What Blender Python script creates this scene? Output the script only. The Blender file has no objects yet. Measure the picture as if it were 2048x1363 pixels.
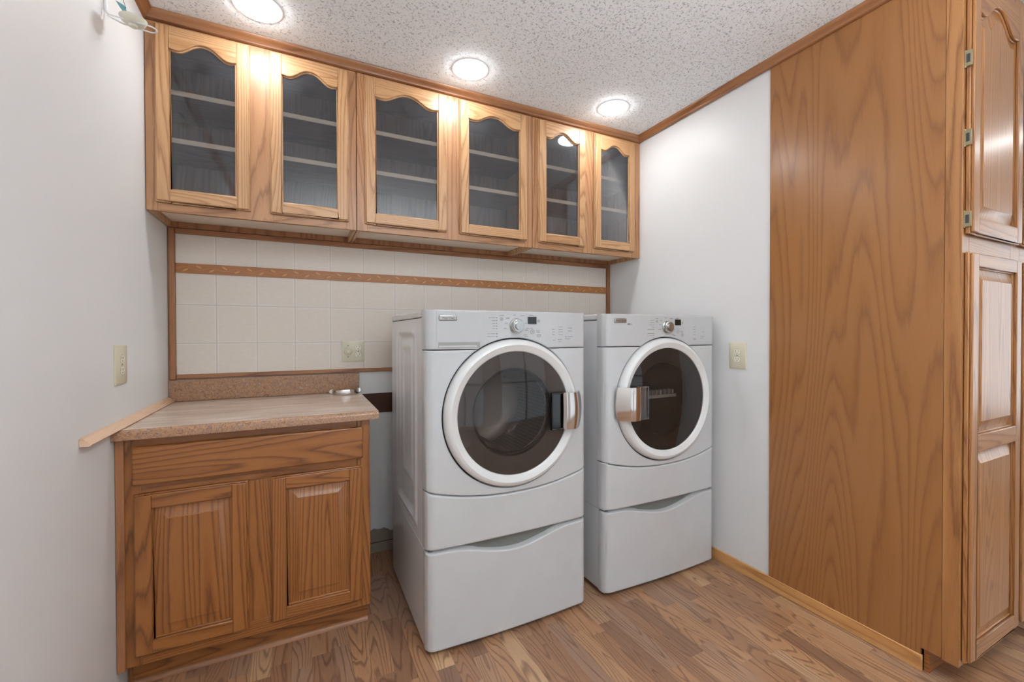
import bpy, bmesh, math, random
from mathutils import Vector, Matrix, geometry
random.seed(7)
PI = math.pi
sc = bpy.context.scene
COL = sc.collection

# ------------------------------------------------------------------ camera
H = 1.228
yaw, pit, rol = math.radians(26.1167), math.radians(-0.5584), math.radians(-0.1096)
fw = Vector((math.sin(yaw)*math.cos(pit), math.cos(yaw)*math.cos(pit), math.sin(pit)))
rt = Vector((math.cos(yaw), -math.sin(yaw), 0)); up = rt.cross(fw)
rt2 = rt*math.cos(rol)+up*math.sin(rol); up2 = -rt*math.sin(rol)+up*math.cos(rol)
cd = bpy.data.cameras.new('camera'); cam = bpy.data.objects.new('camera', cd); COL.objects.link(cam)
cam.matrix_world = Matrix(((rt2.x, up2.x, -fw.x, 0), (rt2.y, up2.y, -fw.y, 0), (rt2.z, up2.z, -fw.z, H), (0, 0, 0, 1)))
cd.sensor_width = 36; cd.lens = 856.066/2048*36; cd.shift_y = -5.356/2048
cd.clip_start = .02; cd.clip_end = 60
sc.camera = cam

# ------------------------------------------------------------------ light
w = bpy.data.worlds.new('world'); sc.world = w; w.use_nodes = True
w.node_tree.nodes['Background'].inputs[0].default_value = (.80, .90, 1, 1)
w.node_tree.nodes['Background'].inputs[1].default_value = .45
sc.view_settings.view_transform = 'Standard'; sc.view_settings.look = 'None'
sc.view_settings.gamma = 1; sc.view_settings.use_curve_mapping = False
sc.view_settings.exposure = 0.22
LAMP = 52.0          # radiance of a ceiling lamp's lens
DAY = 7.0           # fill light (W) through each of the windows added behind the camera

UPLIGHT = 420.0      # radiance of the bulb disc in the lamp added behind the camera to brighten the ceiling

# ------------------------------------------------------------------ measures (metres)
XL, XR, YB, YC, ZC = -.561, 2.023, 2.510, 2.190, 2.526
YFAR, XFAR = -1.45, 4.9
ZB, ZT = 1.731, 2.493

# ------------------------------------------------------------------ materials
def lin(c):
    return tuple(((v/255)/12.92 if v/255 <= .04045 else ((v/255+.055)/1.055)**2.4) for v in c)+(1,)
class NT:
    def __init__(s, name):
        s.m = bpy.data.materials.new(name); s.m.use_nodes = True
        s.t = s.m.node_tree; s.p = s.t.nodes['Principled BSDF']; s.out = s.t.nodes['Material Output']
    def n(s, ty, **k):
        o = s.t.nodes.new(ty)
        for a, b in k.items():
            if a.startswith('i_'):
                key = a[2:]; o.inputs[int(key) if key.isdigit() else key.replace('_', ' ')].default_value = b
            else: setattr(o, a, b)
        return o
    def l(s, a, b): s.t.links.new(a, b)
    def math(s, op, a, b=None, c=None):
        o = s.n('ShaderNodeMath', operation=op)
        for i, v in enumerate((a, b, c)):
            if v is None: continue
            if isinstance(v, (int, float)): o.inputs[i].default_value = v
            else: s.l(v, o.inputs[i])
        return o.outputs[0]
    def ramp(s, fac, stops):
        r = s.n('ShaderNodeValToRGB'); e = r.color_ramp.elements
        while len(e) < len(stops): e.new(.5)
        for i, (p, c) in enumerate(stops): e[i].position = p; e[i].color = c
        s.l(fac, r.inputs[0]); return r.outputs[0]
    def noise(s, vec, scale, detail=2, rough=.5, dist=0):
        o = s.n('ShaderNodeTexNoise', i_Scale=scale, i_Detail=detail, i_Roughness=rough, i_Distortion=dist)
        if vec is not None: s.l(vec, o.inputs['Vector'])
        return o.outputs['Fac']
    def mix(s, fac, a, b, mode='MIX'):
        o = s.n('ShaderNodeMix', data_type='RGBA', blend_type=mode)
        for i, v in ((0, fac), (6, a), (7, b)):
            if isinstance(v, (int, float)): o.inputs[i].default_value = v
            elif isinstance(v, tuple): o.inputs[i].default_value = v
            else: s.l(v, o.inputs[i])
        return o.outputs[2]
    def comb(s, x, y, z=0.0):
        o = s.n('ShaderNodeCombineXYZ')
        for i, v in enumerate((x, y, z)):
            if isinstance(v, (int, float)): o.inputs[i].default_value = v
            else: s.l(v, o.inputs[i])
        return o.outputs[0]
    def bump(s, h, strength, dist=.002):
        b = s.n('ShaderNodeBump', i_Strength=strength, i_Distance=dist); s.l(h, b.inputs['Height'])
        s.l(b.outputs[0], s.p.inputs['Normal'])
    def uv(s):
        o = s.n('ShaderNodeUVMap', uv_map='UVMap'); x = s.n('ShaderNodeSeparateXYZ'); s.l(o.outputs[0], x.inputs[0])
        return x.outputs[0], x.outputs[1]

def plain(name, c, rough=.5, metal=0, spec=.5, coat=0, bumpn=None):
    n = NT(name); p = n.p
    p.inputs['Base Color'].default_value = lin(c); p.inputs['Roughness'].default_value = rough
    p.inputs['Metallic'].default_value = metal; p.inputs['Specular IOR Level'].default_value = spec
    p.inputs['Coat Weight'].default_value = coat; p.inputs['Coat Roughness'].default_value = .08
    tc = n.n('ShaderNodeTexCoord')
    f = n.noise(tc.outputs['Object'], 9, 3)
    n.l(n.mix(f, lin(tuple(v*.97 for v in c)), lin(tuple(min(255, v*1.02) for v in c))), p.inputs['Base Color'])
    if bumpn: n.bump(n.noise(tc.outputs['Object'], bumpn[0], 3), bumpn[1], bumpn[2])
    return n.m

def oak(name, light, mid, dark, rings=34, across=5.5, along=.34, rough=.38, coat=.25, contrast=1.0):
    n = NT(name); u, v = n.uv()
    vec = n.comb(n.math('MULTIPLY', u, along), n.math('MULTIPLY', v, across))
    f = n.noise(vec, 1.0, 1.5, .35, .15)
    wob = n.noise(n.comb(n.math('MULTIPLY', u, 6), n.math('MULTIPLY', v, 60)), 1, 3, .6)
    ph = n.math('ADD', n.math('MULTIPLY', f, rings), n.math('MULTIPLY', wob, .55))
    fr = n.math('FRACT', ph)
    tone = n.ramp(fr, [(0, dark), (.12, mid), (.45, light), (.80, light), (1, dark)])
    # board-wide drift
    drift = n.noise(n.comb(n.math('MULTIPLY', u, 1.3), n.math('MULTIPLY', v, 9)), 1, 2)
    tone = n.mix(n.math('MULTIPLY', drift, .45*contrast), tone, mid)
    pores = n.noise(n.comb(n.math('MULTIPLY', u, 14), n.math('MULTIPLY', v, 520)), 1, 2, .7)
    pm = n.ramp(pores, [(.30, (1, 1, 1, 1)), (.47, (0, 0, 0, 1))])
    pm2 = n.math('MULTIPLY', pm, n.ramp(fr, [(0, (1, 1, 1, 1)), (.45, (.35, .35, .35, 1)), (.7, (.35, .35, .35, 1)), (1, (1, 1, 1, 1))]))
    tone = n.mix(n.math('MULTIPLY', pm2, .75), tone, dark)
    fine = n.noise(n.comb(n.math('MULTIPLY', u, 5), n.math('MULTIPLY', v, 190)), 1, 2)
    tone = n.mix(n.math('MULTIPLY', fine, .22), tone, light)
    n.l(tone, n.p.inputs['Base Color'])
    n.p.inputs['Roughness'].default_value = rough; n.p.inputs['Coat Weight'].default_value = coat
    n.p.inputs['Coat Roughness'].default_value = .22
    n.bump(n.math('SUBTRACT', fr, n.math('MULTIPLY', pm2, .8)), .12, .0006)
    return n.m

M = {}
M['oak'] = oak('golden_oak', lin((202, 158, 114)), lin((186, 138, 93)), lin((146, 99, 62)))
M['oak_shaded'] = oak('shaded_oak', lin((162, 103, 51)), lin((139, 83, 37)), lin((90, 50, 22)), rough=.34)  # same oak as the wall cabinets, darkened for the shade below them
M['oak_frame'] = oak('frame_oak', lin((192, 142, 100)), lin((176, 126, 86)), lin((136, 90, 58)))
M['oak_mid'] = oak('tall_cabinet_oak', lin((178, 125, 75)), lin((160, 106, 60)), lin((118, 72, 40)))
M['oak_trim'] = oak('oak_trim_finish', lin((164, 112, 72)), lin((146, 94, 58)), lin((112, 68, 40)), rings=12)
M['oak_base'] = oak('oak_baseboard', lin((216, 164, 106)), lin((198, 142, 84)), lin((160, 106, 60)), rings=14)
M['raw_wood'] = oak('raw_pine', lin((226, 192, 164)), lin((216, 178, 148)), lin((190, 146, 116)), rings=8, rough=.7, coat=0)
M['plywood'] = oak('oak_plywood', lin((163, 111, 64)), lin((152, 100, 54)), lin((130, 84, 48)), rings=34, across=3.0, along=.26, rough=.30, contrast=1.3, coat=.3)
M['oak_back'] = oak('cabinet_back_wood', lin((130, 92, 70)), lin((112, 76, 58)), lin((84, 56, 42)), rough=.6, coat=0)
M['white'] = plain('appliance_white', (201, 202, 203), .22, coat=.4)
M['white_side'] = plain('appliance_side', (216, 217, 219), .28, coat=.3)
M['fascia'] = plain('appliance_fascia', (194, 195, 196), .25, coat=.3)
M['ring'] = plain('door_ring_white', (230, 230, 229), .2, coat=.4)
M['gap'] = plain('dark_gap', (60, 60, 60), .6)
M['black'] = plain('black_plastic', (14, 14, 16), .15, coat=.5)
M['greyp'] = plain('grey_plastic', (92, 91, 88), .45)
M['bezel'] = plain('bezel_grey', (150, 144, 140), .4)
M['slot'] = plain('slot_shade_grey', (158, 157, 155), .5)
M['ink'] = plain('print_grey', (120, 120, 122), .6)
M['inkd'] = plain('print_dark', (60, 60, 62), .6)
M['chrome'] = plain('chrome', (214, 208, 204), .12, metal=1)
M['silver'] = plain('satin_silver', (190, 190, 188), .25, metal=1)
M['drum'] = plain('drum_steel', (205, 203, 200), .3, metal=1)
M['brass'] = plain('antique_brass', (158, 146, 114), .35, metal=.5)
M['ivory'] = plain('ivory_plastic', (216, 210, 186), .3)
M['ivory2'] = plain('ivory_insert', (236, 231, 212), .3)
M['shelf'] = plain('shelf_edge', (232, 206, 178), .5)
M['under'] = plain('cabinet_underside', (236, 222, 204), .6)
M['dkbrown'] = plain('dark_brown_board', (70, 38, 20), .6)
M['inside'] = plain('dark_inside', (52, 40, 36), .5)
M['wire'] = plain('white_wire', (236, 238, 238), .3)
M['cream'] = plain('cream_dish', (232, 229, 212), .4)
M['teal'] = plain('teal_leaf', (112, 164, 168), .6)
M['twine'] = plain('dark_twine', (96, 96, 100), .6)
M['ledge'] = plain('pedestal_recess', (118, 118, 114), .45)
M['lamp_ring'] = plain('lamp_trim', (238, 238, 238), .4)
M['moulding'] = plain('torn_base', (150, 138, 124), .8)

def painted(name, c, rough=.45):
    n = NT(name); tc = n.n('ShaderNodeTexCoord'); o = tc.outputs['Object']
    f = n.noise(o, 1.3, 3); tone = n.mix(f, lin(tuple(v*.975 for v in c)), lin(c))
    sp = n.noise(o, 14, 4, .7); dirt = n.ramp(sp, [(.0, (1, 1, 1, 1)), (.22, (0, 0, 0, 1))])
    n.l(n.mix(n.math('MULTIPLY', dirt, .3), tone, lin((170, 168, 165))), n.p.inputs['Base Color'])
    n.p.inputs['Roughness'].default_value = rough
    n.bump(n.noise(o, 60, 4, .6), .12, .002)
    return n.m
M['wall'] = painted('wall_paint', (234, 234, 234))
def ceiling_mat():
    n = NT('textured_ceiling'); tc = n.n('ShaderNodeTexCoord'); o = tc.outputs['Object']
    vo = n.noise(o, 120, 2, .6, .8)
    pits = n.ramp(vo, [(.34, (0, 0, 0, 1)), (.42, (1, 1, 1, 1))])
    n.l(n.mix(pits, lin((196, 199, 202)), lin((243, 246, 248))), n.p.inputs['Base Color'])  # pits coloured darker to paint the small shadows of the texture
    n.p.inputs['Roughness'].default_value = .8
    n.bump(pits, .8, .004)
    return n.m
M['ceiling'] = ceiling_mat()
def tile_mat():
    n = NT('tile_board'); u, v = n.uv()
    fu = n.math('FRACT', n.math('DIVIDE', n.math('ADD', u, 10*.1706+.374+.0853), .1706))
    fv = n.math('FRACT', n.math('DIVIDE', n.math('ADD', v, 10*.184-1.371+.092), .184))
    du = n.math('MULTIPLY', n.math('ABSOLUTE', n.math('SUBTRACT', fu, .5)), .1706)
    dv = n.math('MULTIPLY', n.math('ABSOLUTE', n.math('SUBTRACT', fv, .5)), .184)
    d = n.math('MINIMUM', du, dv)
    g = n.ramp(n.math('MULTIPLY', d, 100), [(.18, (1, 1, 1, 1)), (.42, (0, 0, 0, 1))])
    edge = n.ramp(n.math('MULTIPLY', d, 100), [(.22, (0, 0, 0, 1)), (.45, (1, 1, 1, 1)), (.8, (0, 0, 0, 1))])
    t = n.noise(n.comb(n.math('MULTIPLY', u, 40), n.math('MULTIPLY', v, 120)), 1, 4, .6)
    t2 = n.noise(n.comb(n.math('MULTIPLY', u, 1.6), n.math('MULTIPLY', v, 2.0)), 1, 2, .5)
    base = n.mix(t, lin((220, 209, 197)), lin((236, 227, 216)))
    base = n.mix(n.math('MULTIPLY', t2, .35), base, lin((206, 190, 178)))
    base = n.mix(n.math('MULTIPLY', edge, .55), base, lin((244, 238, 232)))  # pale line beside the grout, a painted edge highlight
    n.l(n.mix(n.math('MULTIPLY', g, .55), base, lin((192, 184, 180))), n.p.inputs['Base Color'])
    n.p.inputs['Roughness'].default_value = .38
    n.bump(n.math('SUBTRACT', n.math('MULTIPLY', t, .15), g), .25, .001)
    return n.m
M['tile'] = tile_mat()
def floor_mat():
    n = NT('laminate_floor'); x, y = n.uv()       # uv in metres: u = X, v = Y
    W = .0683
    xs = n.math('DIVIDE', n.math('ADD', x, 20*W-1.733+8*W*3), W); si = n.math('FLOOR', xs)
    wn = n.n('ShaderNodeTexWhiteNoise', noise_dimensions='1D'); n.l(si, wn.inputs['W'])
    ys = n.math('ADD', n.math('DIVIDE', n.math('ADD', y, 40.0), .37), n.math('MULTIPLY', wn.outputs[0], 7.3)); bi = n.math('FLOOR', ys)
    w2 = n.n('ShaderNodeTexWhiteNoise', noise_dimensions='2D'); n.l(n.comb(si, bi), w2.inputs['Vector'])
    rc = n.n('ShaderNodeSeparateColor'); n.l(w2.outputs['Color'], rc.inputs[0])
    r1, r2, r3 = rc.outputs
    gx = n.math('ADD', x, n.math('MULTIPLY', r1, 37)); gy = n.math('ADD', y, n.math('MULTIPLY', r2, 53))
    f = n.noise(n.comb(n.math('MULTIPLY', gx, 7.5), n.math('MULTIPLY', gy, .9)), 1, 1.5, .4, .2)
    wob = n.noise(n.comb(n.math('MULTIPLY', gx, 60), n.math('MULTIPLY', gy, 7)), 1, 3)
    fr = n.math('FRACT', n.math('ADD', n.math('MULTIPLY', f, 24), n.math('MULTIPLY', wob, .5)))
    A = n.ramp(r3, [(0, lin((134, 98, 74))), (.3, lin((168, 122, 86))), (.6, lin((188, 142, 102))), (.82, lin((160, 124, 100))), (1, lin((214, 172, 128)))])
    B = n.mix(.72, A, lin((96, 56, 36)))
    g = n.ramp(fr, [(0, (1, 1, 1, 1)), (.10, (.75, .75, .75, 1)), (.24, (.1, .1, .1, 1)), (.85, (0, 0, 0, 1)), (1, (.9, .9, .9, 1))])
    tone = n.mix(g, A, B)
    pores = n.noise(n.comb(n.math('MULTIPLY', gx, 420), n.math('MULTIPLY', gy, 10)), 1, 2, .7)
    tone = n.mix(n.math('MULTIPLY', n.ramp(pores, [(.33, (1, 1, 1, 1)), (.5, (0, 0, 0, 1))]), .35), tone, B)
    blot = n.noise(n.comb(n.math('MULTIPLY', x, 2.2), n.math('MULTIPLY', y, 2.2)), 1, 2)
    tone = n.mix(n.math('MULTIPLY', blot, .22), tone, lin((150, 128, 118)))
    # plank seams every third strip
    ps = n.math('FRACT', n.math('DIVIDE', xs, 3.0)); sd = n.math('MULTIPLY', n.math('MINIMUM', ps, n.math('SUBTRACT', 1.0, ps)), .205)
    seam = n.ramp(n.math('MULTIPLY', sd, 100), [(.05, (1, 1, 1, 1)), (.12, (0, 0, 0, 1))])
    tone = n.mix(n.math('MULTIPLY', seam, .45), tone, lin((70, 48, 36)))
    n.l(tone, n.p.inputs['Base Color'])
    n.p.inputs['Roughness'].default_value = .34; n.p.inputs['Coat Weight'].default_value = .15; n.p.inputs['Coat Roughness'].default_value = .3
    n.bump(n.math('SUBTRACT', n.math('MULTIPLY', pores, .2), seam), .15, .0006)
    return n.m
M['floor'] = floor_mat()
def counter_mat(name, dusty):
    n = NT(name); tc = n.n('ShaderNodeTexCoord'); o = tc.outputs['Object']
    a = n.noise(o, 40, 5, .72, 1.4); b = n.noise(o, 130, 3, .7); c = n.noise(o, 11, 3)
    t = n.ramp(a, [(.30, lin((92, 64, 54))), (.40, lin((150, 110, 82))), (.48, lin((190, 146, 108))), (.56, lin((142, 106, 92))), (.70, lin((212, 182, 150)))])
    t = n.mix(n.ramp(b, [(.52, (0, 0, 0, 1)), (.66, (.7, .7, .7, 1))]), t, lin((112, 84, 76)))
    t = n.mix(n.math('MULTIPLY', c, .3), t, lin((172, 132, 102)))
    if dusty:
        s = n.n('ShaderNodeSeparateXYZ'); n.l(o, s.inputs[0])
        st = n.noise(n.comb(n.math('MULTIPLY', s.outputs[0], 3), n.math('MULTIPLY', s.outputs[1], 22)), 1, 4, .6, .8)
        t = n.mix(n.math('MULTIPLY', n.ramp(st, [(.38, (.35, .35, .35, 1)), (.50, (.6, .6, .6, 1)), (.66, (1, 1, 1, 1))]), .85), t, lin((226, 216, 204)))
    n.l(t, n.p.inputs['Base Color']); n.p.inputs['Roughness'].default_value = .3 if dusty else .26
    return n.m
M['laminate'] = counter_mat('speckled_laminate', False)
M['laminate_dusty'] = counter_mat('dusty_laminate', True)
def border_mat():
    n = NT('leaf_border'); u, v = n.uv()
    base = n.mix(n.noise(n.comb(n.math('MULTIPLY', u, 8), n.math('MULTIPLY', v, 200)), 1, 3), lin((176, 118, 70)), lin((156, 98, 54)))
    ph = n.math('MULTIPLY', u, 2*PI/.104)
    vine = n.math('ABSOLUTE', n.math('SUBTRACT', v, n.math('MULTIPLY', n.math('SINE', ph), .007)))
    vl = n.ramp(n.math('MULTIPLY', vine, 100), [(.06, (1, 1, 1, 1)), (.16, (0, 0, 0, 1))])
    f = n.math('SUBTRACT', n.math('FRACT', n.math('DIVIDE', u, .052)), .5)
    lx = n.math('MULTIPLY', f, .052)
    side = n.math('SUBTRACT', n.math('MULTIPLY', n.math('FLOOR', n.math('MULTIPLY', n.math('FRACT', n.math('DIVIDE', u, .104)), 2.0)), 2.0), 1.0)
    ly = n.math('SUBTRACT', v, n.math('MULTIPLY', side, .008))
    sl = n.math('ADD', ly, n.math('MULTIPLY', n.math('MULTIPLY', lx, side), .5))
    d = n.math('ADD', n.math('POWER', n.math('DIVIDE', lx, .0125), 2.0), n.math('POWER', n.math('DIVIDE', sl, .005), 2.0))
    lf = n.ramp(d, [(.6, (1, 1, 1, 1)), (1.0, (0, 0, 0, 1))])
    t = n.mix(n.math('MULTIPLY', vl, .45), base, lin((206, 150, 88)))
    t = n.mix(n.math('MULTIPLY', lf, .65), t, lin((216, 164, 100)))
    n.l(t, n.p.inputs['Base Color']); n.p.inputs['Roughness'].default_value = .4
    return n.m
M['border'] = border_mat()
def glass_mat(name, tint, haze, gloss_rough=.05, hazecol=(180, 184, 190)):
    n = NT(name); t = n.t; t.nodes.remove(n.p)
    tr = n.n('ShaderNodeBsdfTransparent', i_Color=lin(tint)); gl = n.n('ShaderNodeBsdfGlossy', i_Roughness=gloss_rough)
    gl.inputs['Color'].default_value = (1, 1, 1, 1)
    fr = n.n('ShaderNodeFresnel', i_IOR=1.45)
    m1 = n.n('ShaderNodeMixShader'); n.l(fr.outputs[0], m1.inputs[0]); n.l(tr.outputs[0], m1.inputs[1]); n.l(gl.outputs[0], m1.inputs[2])
    df = n.n('ShaderNodeBsdfDiffuse', i_Color=lin(hazecol))
    tc = n.n('ShaderNodeTexCoord'); o = tc.outputs['Object']
    h = n.math('ADD', n.math('MULTIPLY', n.ramp(n.noise(o, 7, 5, .65, .4), [(.35, (0, 0, 0, 1)), (.75, (1, 1, 1, 1))]), haze), haze*.5)
    m2 = n.n('ShaderNodeMixShader'); n.l(h, m2.inputs[0]); n.l(m1.outputs[0], m2.inputs[1]); n.l(df.outputs[0], m2.inputs[2])
    n.l(m2.outputs[0], n.out.inputs[0])
    return n.m
M['glass'] = glass_mat('dusty_cabinet_glass', (244, 245, 247), .055)
M['door_glass'] = glass_mat('smoked_door_glass', (192, 184, 180), .08, .04, (132, 122, 116))  # haze colour covers dust and a painted reflection of the room
M['bowl'] = glass_mat('glass_bowl', (230, 230, 230), .05, .06)
M['clear'] = glass_mat('clear_plastic', (225, 225, 225), .10, .08)
def emit(name, c, s):
    n = NT(name); n.p.inputs['Base Color'].default_value = (0, 0, 0, 1)
    n.p.inputs['Emission Color'].default_value = c; n.p.inputs['Emission Strength'].default_value = s
    return n.m
M['bulb'] = emit('fill_uplighter_bulb', (.93, .975, 1.0, 1), UPLIGHT)
M['lens'] = emit('lamp_lens', (.965, .985, 1.0, 1), LAMP)
def perforated():
    n = NT('perforated_drum'); tc = n.n('ShaderNodeTexCoord')
    s = n.n('ShaderNodeSeparateXYZ'); n.l(tc.outputs['Object'], s.inputs[0])
    ang = n.math('MULTIPLY', n.math('ARCTAN2', s.outputs[2], s.outputs[0]), 24)
    a = n.math('SINE', n.math('MULTIPLY', ang, 2.0)); b = n.math('SINE', n.math('MULTIPLY', s.outputs[1], 420))
    k = n.ramp(n.math('MULTIPLY', a, b), [(.45, (0, 0, 0, 1)), (.6, (1, 1, 1, 1))])
    n.l(n.mix(k, lin((214, 212, 208)), lin((24, 22, 22))), n.p.inputs['Base Color'])
    n.p.inputs['Metallic'].default_value = .85; n.p.inputs['Roughness'].default_value = .3
    return n.m
M['perf'] = perforated()

# ------------------------------------------------------------------ mesh helpers
class MB:
    def __init__(s): s.v = []; s.f = []; s.uv = []; s.mi = []; s.mats = []; s.sm = []
    def mat(s, m):
        m = M[m]
        if m not in s.mats: s.mats.append(m)
        return s.mats.index(m)
    def add(s, verts, faces, mat, grain='z', smooth=False, off=None):
        """faces with wood-grain uv: u runs along the grain axis, in metres, shifted per board"""
        if off is None: off = (random.uniform(0, 60), random.uniform(0, 60))
        b = len(s.v); s.v += [tuple(q) for q in verts]; mi = s.mat(mat)
        ga = 'xyz'.index(grain)
        for f in faces:
            P = [Vector(verts[i]) for i in f]
            nrm = Vector((0, 0, 0))
            for i in range(1, len(P)-1): nrm += (P[i]-P[0]).cross(P[i+1]-P[0])
            na = max(range(3), key=lambda i: abs(nrm[i]))
            if na == ga: a1, a2 = [i for i in range(3) if i != ga]
            else: a1, a2 = ga, [i for i in range(3) if i not in (ga, na)][0]
            s.uv.append([(p[a1]+off[0], p[a2]+off[1]) for p in P])
            s.f.append([b+i for i in f]); s.mi.append(mi); s.sm.append(smooth)
    def box(s, x0, x1, y0, y1, z0, z1, mat, grain='z', off=None):
        v = [(x, y, z) for z in (z0, z1) for y in (y0, y1) for x in (x0, x1)]
        s.add(v, [(0, 2, 3, 1), (4, 5, 7, 6), (0, 1, 5, 4), (2, 6, 7, 3), (0, 4, 6, 2), (1, 3, 7, 5)], mat, grain, False, off)
    def prism(s, pts, axis, a0, a1, mat, grain='z', smooth=False, off=None):
        """extrude 2D polygon along axis; pts are in the other two axes (in xyz order)"""
        ax = 'xyz'.index(axis)
        def P(p, a): q = list(p); q.insert(ax, a); return tuple(q)
        n = len(pts); v = [P(p, a0) for p in pts]+[P(p, a1) for p in pts]
        area = sum(pts[i][0]*pts[(i+1) % n][1]-pts[(i+1) % n][0]*pts[i][1] for i in range(n))
        ccw = (area > 0) != (ax == 1)
        A = list(range(n)); B = [i+n for i in range(n)]
        F = []
        if ccw: F += [A[::-1], B]; F += [(i, (i+1) % n, (i+1) % n+n, i+n) for i in range(n)]
        else: F += [A, B[::-1]]; F += [((i+1) % n, i, i+n, (i+1) % n+n) for i in range(n)]
        if off is None: off = (random.uniform(0, 60), random.uniform(0, 60))
        s.add(v, F[:2], mat, grain, False, off); b = len(s.v)-len(v)
        m = s.mat(mat)
        s.add(v, F[2:], mat, grain, smooth, off)
    def strips(s, lo, hi, xs, y0, y1, mat, grain):
        """solid between curves lo(x)..hi(x) over xs, from y0 (front) to y1 (back)"""
        off = (random.uniform(0, 60), random.uniform(0, 60)); v = []; f = []
        for x in xs:
            a, b = lo(x), hi(x); v += [(x, y0, a), (x, y0, b), (x, y1, a), (x, y1, b)]
        for i in range(len(xs)-1):
            k = 4*i; m = k+4
            f += [(k, m, m+1, k+1), (k+2, k+3, m+3, m+2), (k, k+2, m+2, m), (k+1, m+1, m+3, k+3)]
        k = 4*(len(xs)-1); f += [(0, 1, 3, 2), (k, k+2, k+3, k+1)]
        s.add(v, f, mat, grain, False, off)
    def lathe(s, prof, cx, cz, mat, seg=72, a0=0, a1=2*PI, cy=0, smooth=True):
        """prof: (r, y) rings about the y axis at (cx, cz)"""
        full = abs(a1-a0-2*PI) < 1e-6; n = seg if full else seg+1; v = []
        for i in range(n):
            a = a0+(a1-a0)*i/seg
            for r, y in prof: v.append((cx+r*math.cos(a), cy+y, cz+r*math.sin(a)))
        m = len(prof); f = []
        for i in range(seg):
            j = (i+1) % n if full else i+1
            for k in range(m-1): f.append((i*m+k, j*m+k, j*m+k+1, i*m+k+1))
        s.add(v, f, mat, 'z', smooth)
    def lathez(s, prof, cx, cy, mat, seg=48, smooth=True):
        v = []; m = len(prof)
        for i in range(seg):
            a = 2*PI*i/seg
            for r, z in prof: v.append((cx+r*math.cos(a), cy+r*math.sin(a), z))
        s.add(v, [(i*m+k, ((i+1) % seg)*m+k, ((i+1) % seg)*m+k+1, i*m+k+1) for i in range(seg) for k in range(m-1)], mat, 'z', smooth)
    def tube(s, pts, r, mat, seg=10, closed=False):
        pts = [Vector(p) for p in pts]; n = len(pts); v = []; ref = Vector((.13, .31, .94)).normalized()
        for i, p in enumerate(pts):
            if closed: d = pts[(i+1) % n]-pts[i-1]
            else: d = pts[min(i+1, n-1)]-pts[max(i-1, 0)]
            d.normalize(); a = d.cross(ref).normalized(); b = d.cross(a)
            rr = r[i] if isinstance(r, (list, tuple)) else r
            for k in range(seg):
                t = 2*PI*k/seg; v.append(tuple(p+a*rr*math.cos(t)+b*rr*math.sin(t)))
        f = []
        for i in range(n if closed else n-1):
            j = (i+1) % n
            for k in range(seg): f.append((i*seg+k, i*seg+(k+1) % seg, j*seg+(k+1) % seg, j*seg+k))
        if not closed: f += [list(range(seg))[::-1], [(n-1)*seg+k for k in range(seg)]]
        s.add(v, f, mat, 'z', True)
    def build(s, name, parent=None, bevel=0, seg=2, label=None, recalc=False):
        v = s.v; c = [(min(q[i] for q in v)+max(q[i] for q in v))/2 for i in range(3)]
        me = bpy.data.meshes.new(name)
        me.from_pydata([(q[0]-c[0], q[1]-c[1], q[2]-c[2]) for q in v], [], s.f)
        for m in s.mats: me.materials.append(m)
        uvl = me.uv_layers.new(name='UVMap'); k = 0
        for fi, p in enumerate(me.polygons):
            p.material_index = s.mi[fi]; p.use_smooth = True
            for j in range(p.loop_total): uvl.data[p.loop_start+j].uv = s.uv[fi][j]
        if recalc:
            bm = bmesh.new(); bm.from_mesh(me); bmesh.ops.recalc_face_normals(bm, faces=bm.faces); bm.to_mesh(me); bm.free()
        me.update()
        o = bpy.data.objects.new(name, me); COL.objects.link(o)
        if bevel:
            bm = bmesh.new(); bm.from_mesh(me); bmesh.ops.remove_doubles(bm, verts=bm.verts, dist=1e-6); bm.to_mesh(me); bm.free()
            b = o.modifiers.new('bevel', 'BEVEL'); b.width = bevel; b.segments = seg; b.limit_method = 'ANGLE'; b.angle_limit = math.radians(40)
            b.use_clamp_overlap = True
        me.set_sharp_from_angle(angle=math.radians(38))
        pw = WP[parent.name] if parent else Vector((0, 0, 0))
        if parent: o.parent = parent
        o.location = Vector(c)-pw; WP[o.name] = Vector(c)
        if label: o['label'] = label
        return o
WP = {}
def tag(o, label=None, cat=None, group=None, kind=None):
    for k, v in (('label', label), ('category', cat), ('group', group), ('kind', kind)):
        if v: o[k] = v
    return o
def thing(name, label, cat, loc, group=None):
    o = bpy.data.objects.new(name, None); COL.objects.link(o); o.location = loc; o.empty_display_size = .05
    WP[o.name] = Vector(loc); return tag(o, label, cat, group)
def struct(mb, name, **k): return tag(mb.build(name, **k), kind='structure')
def uvmesh(mb):     # plain metric uv (no board shift)
    return (0.0, 0.0)
def lerp(a, b, n): return [a+(b-a)*i/n for i in range(n+1)]

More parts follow.
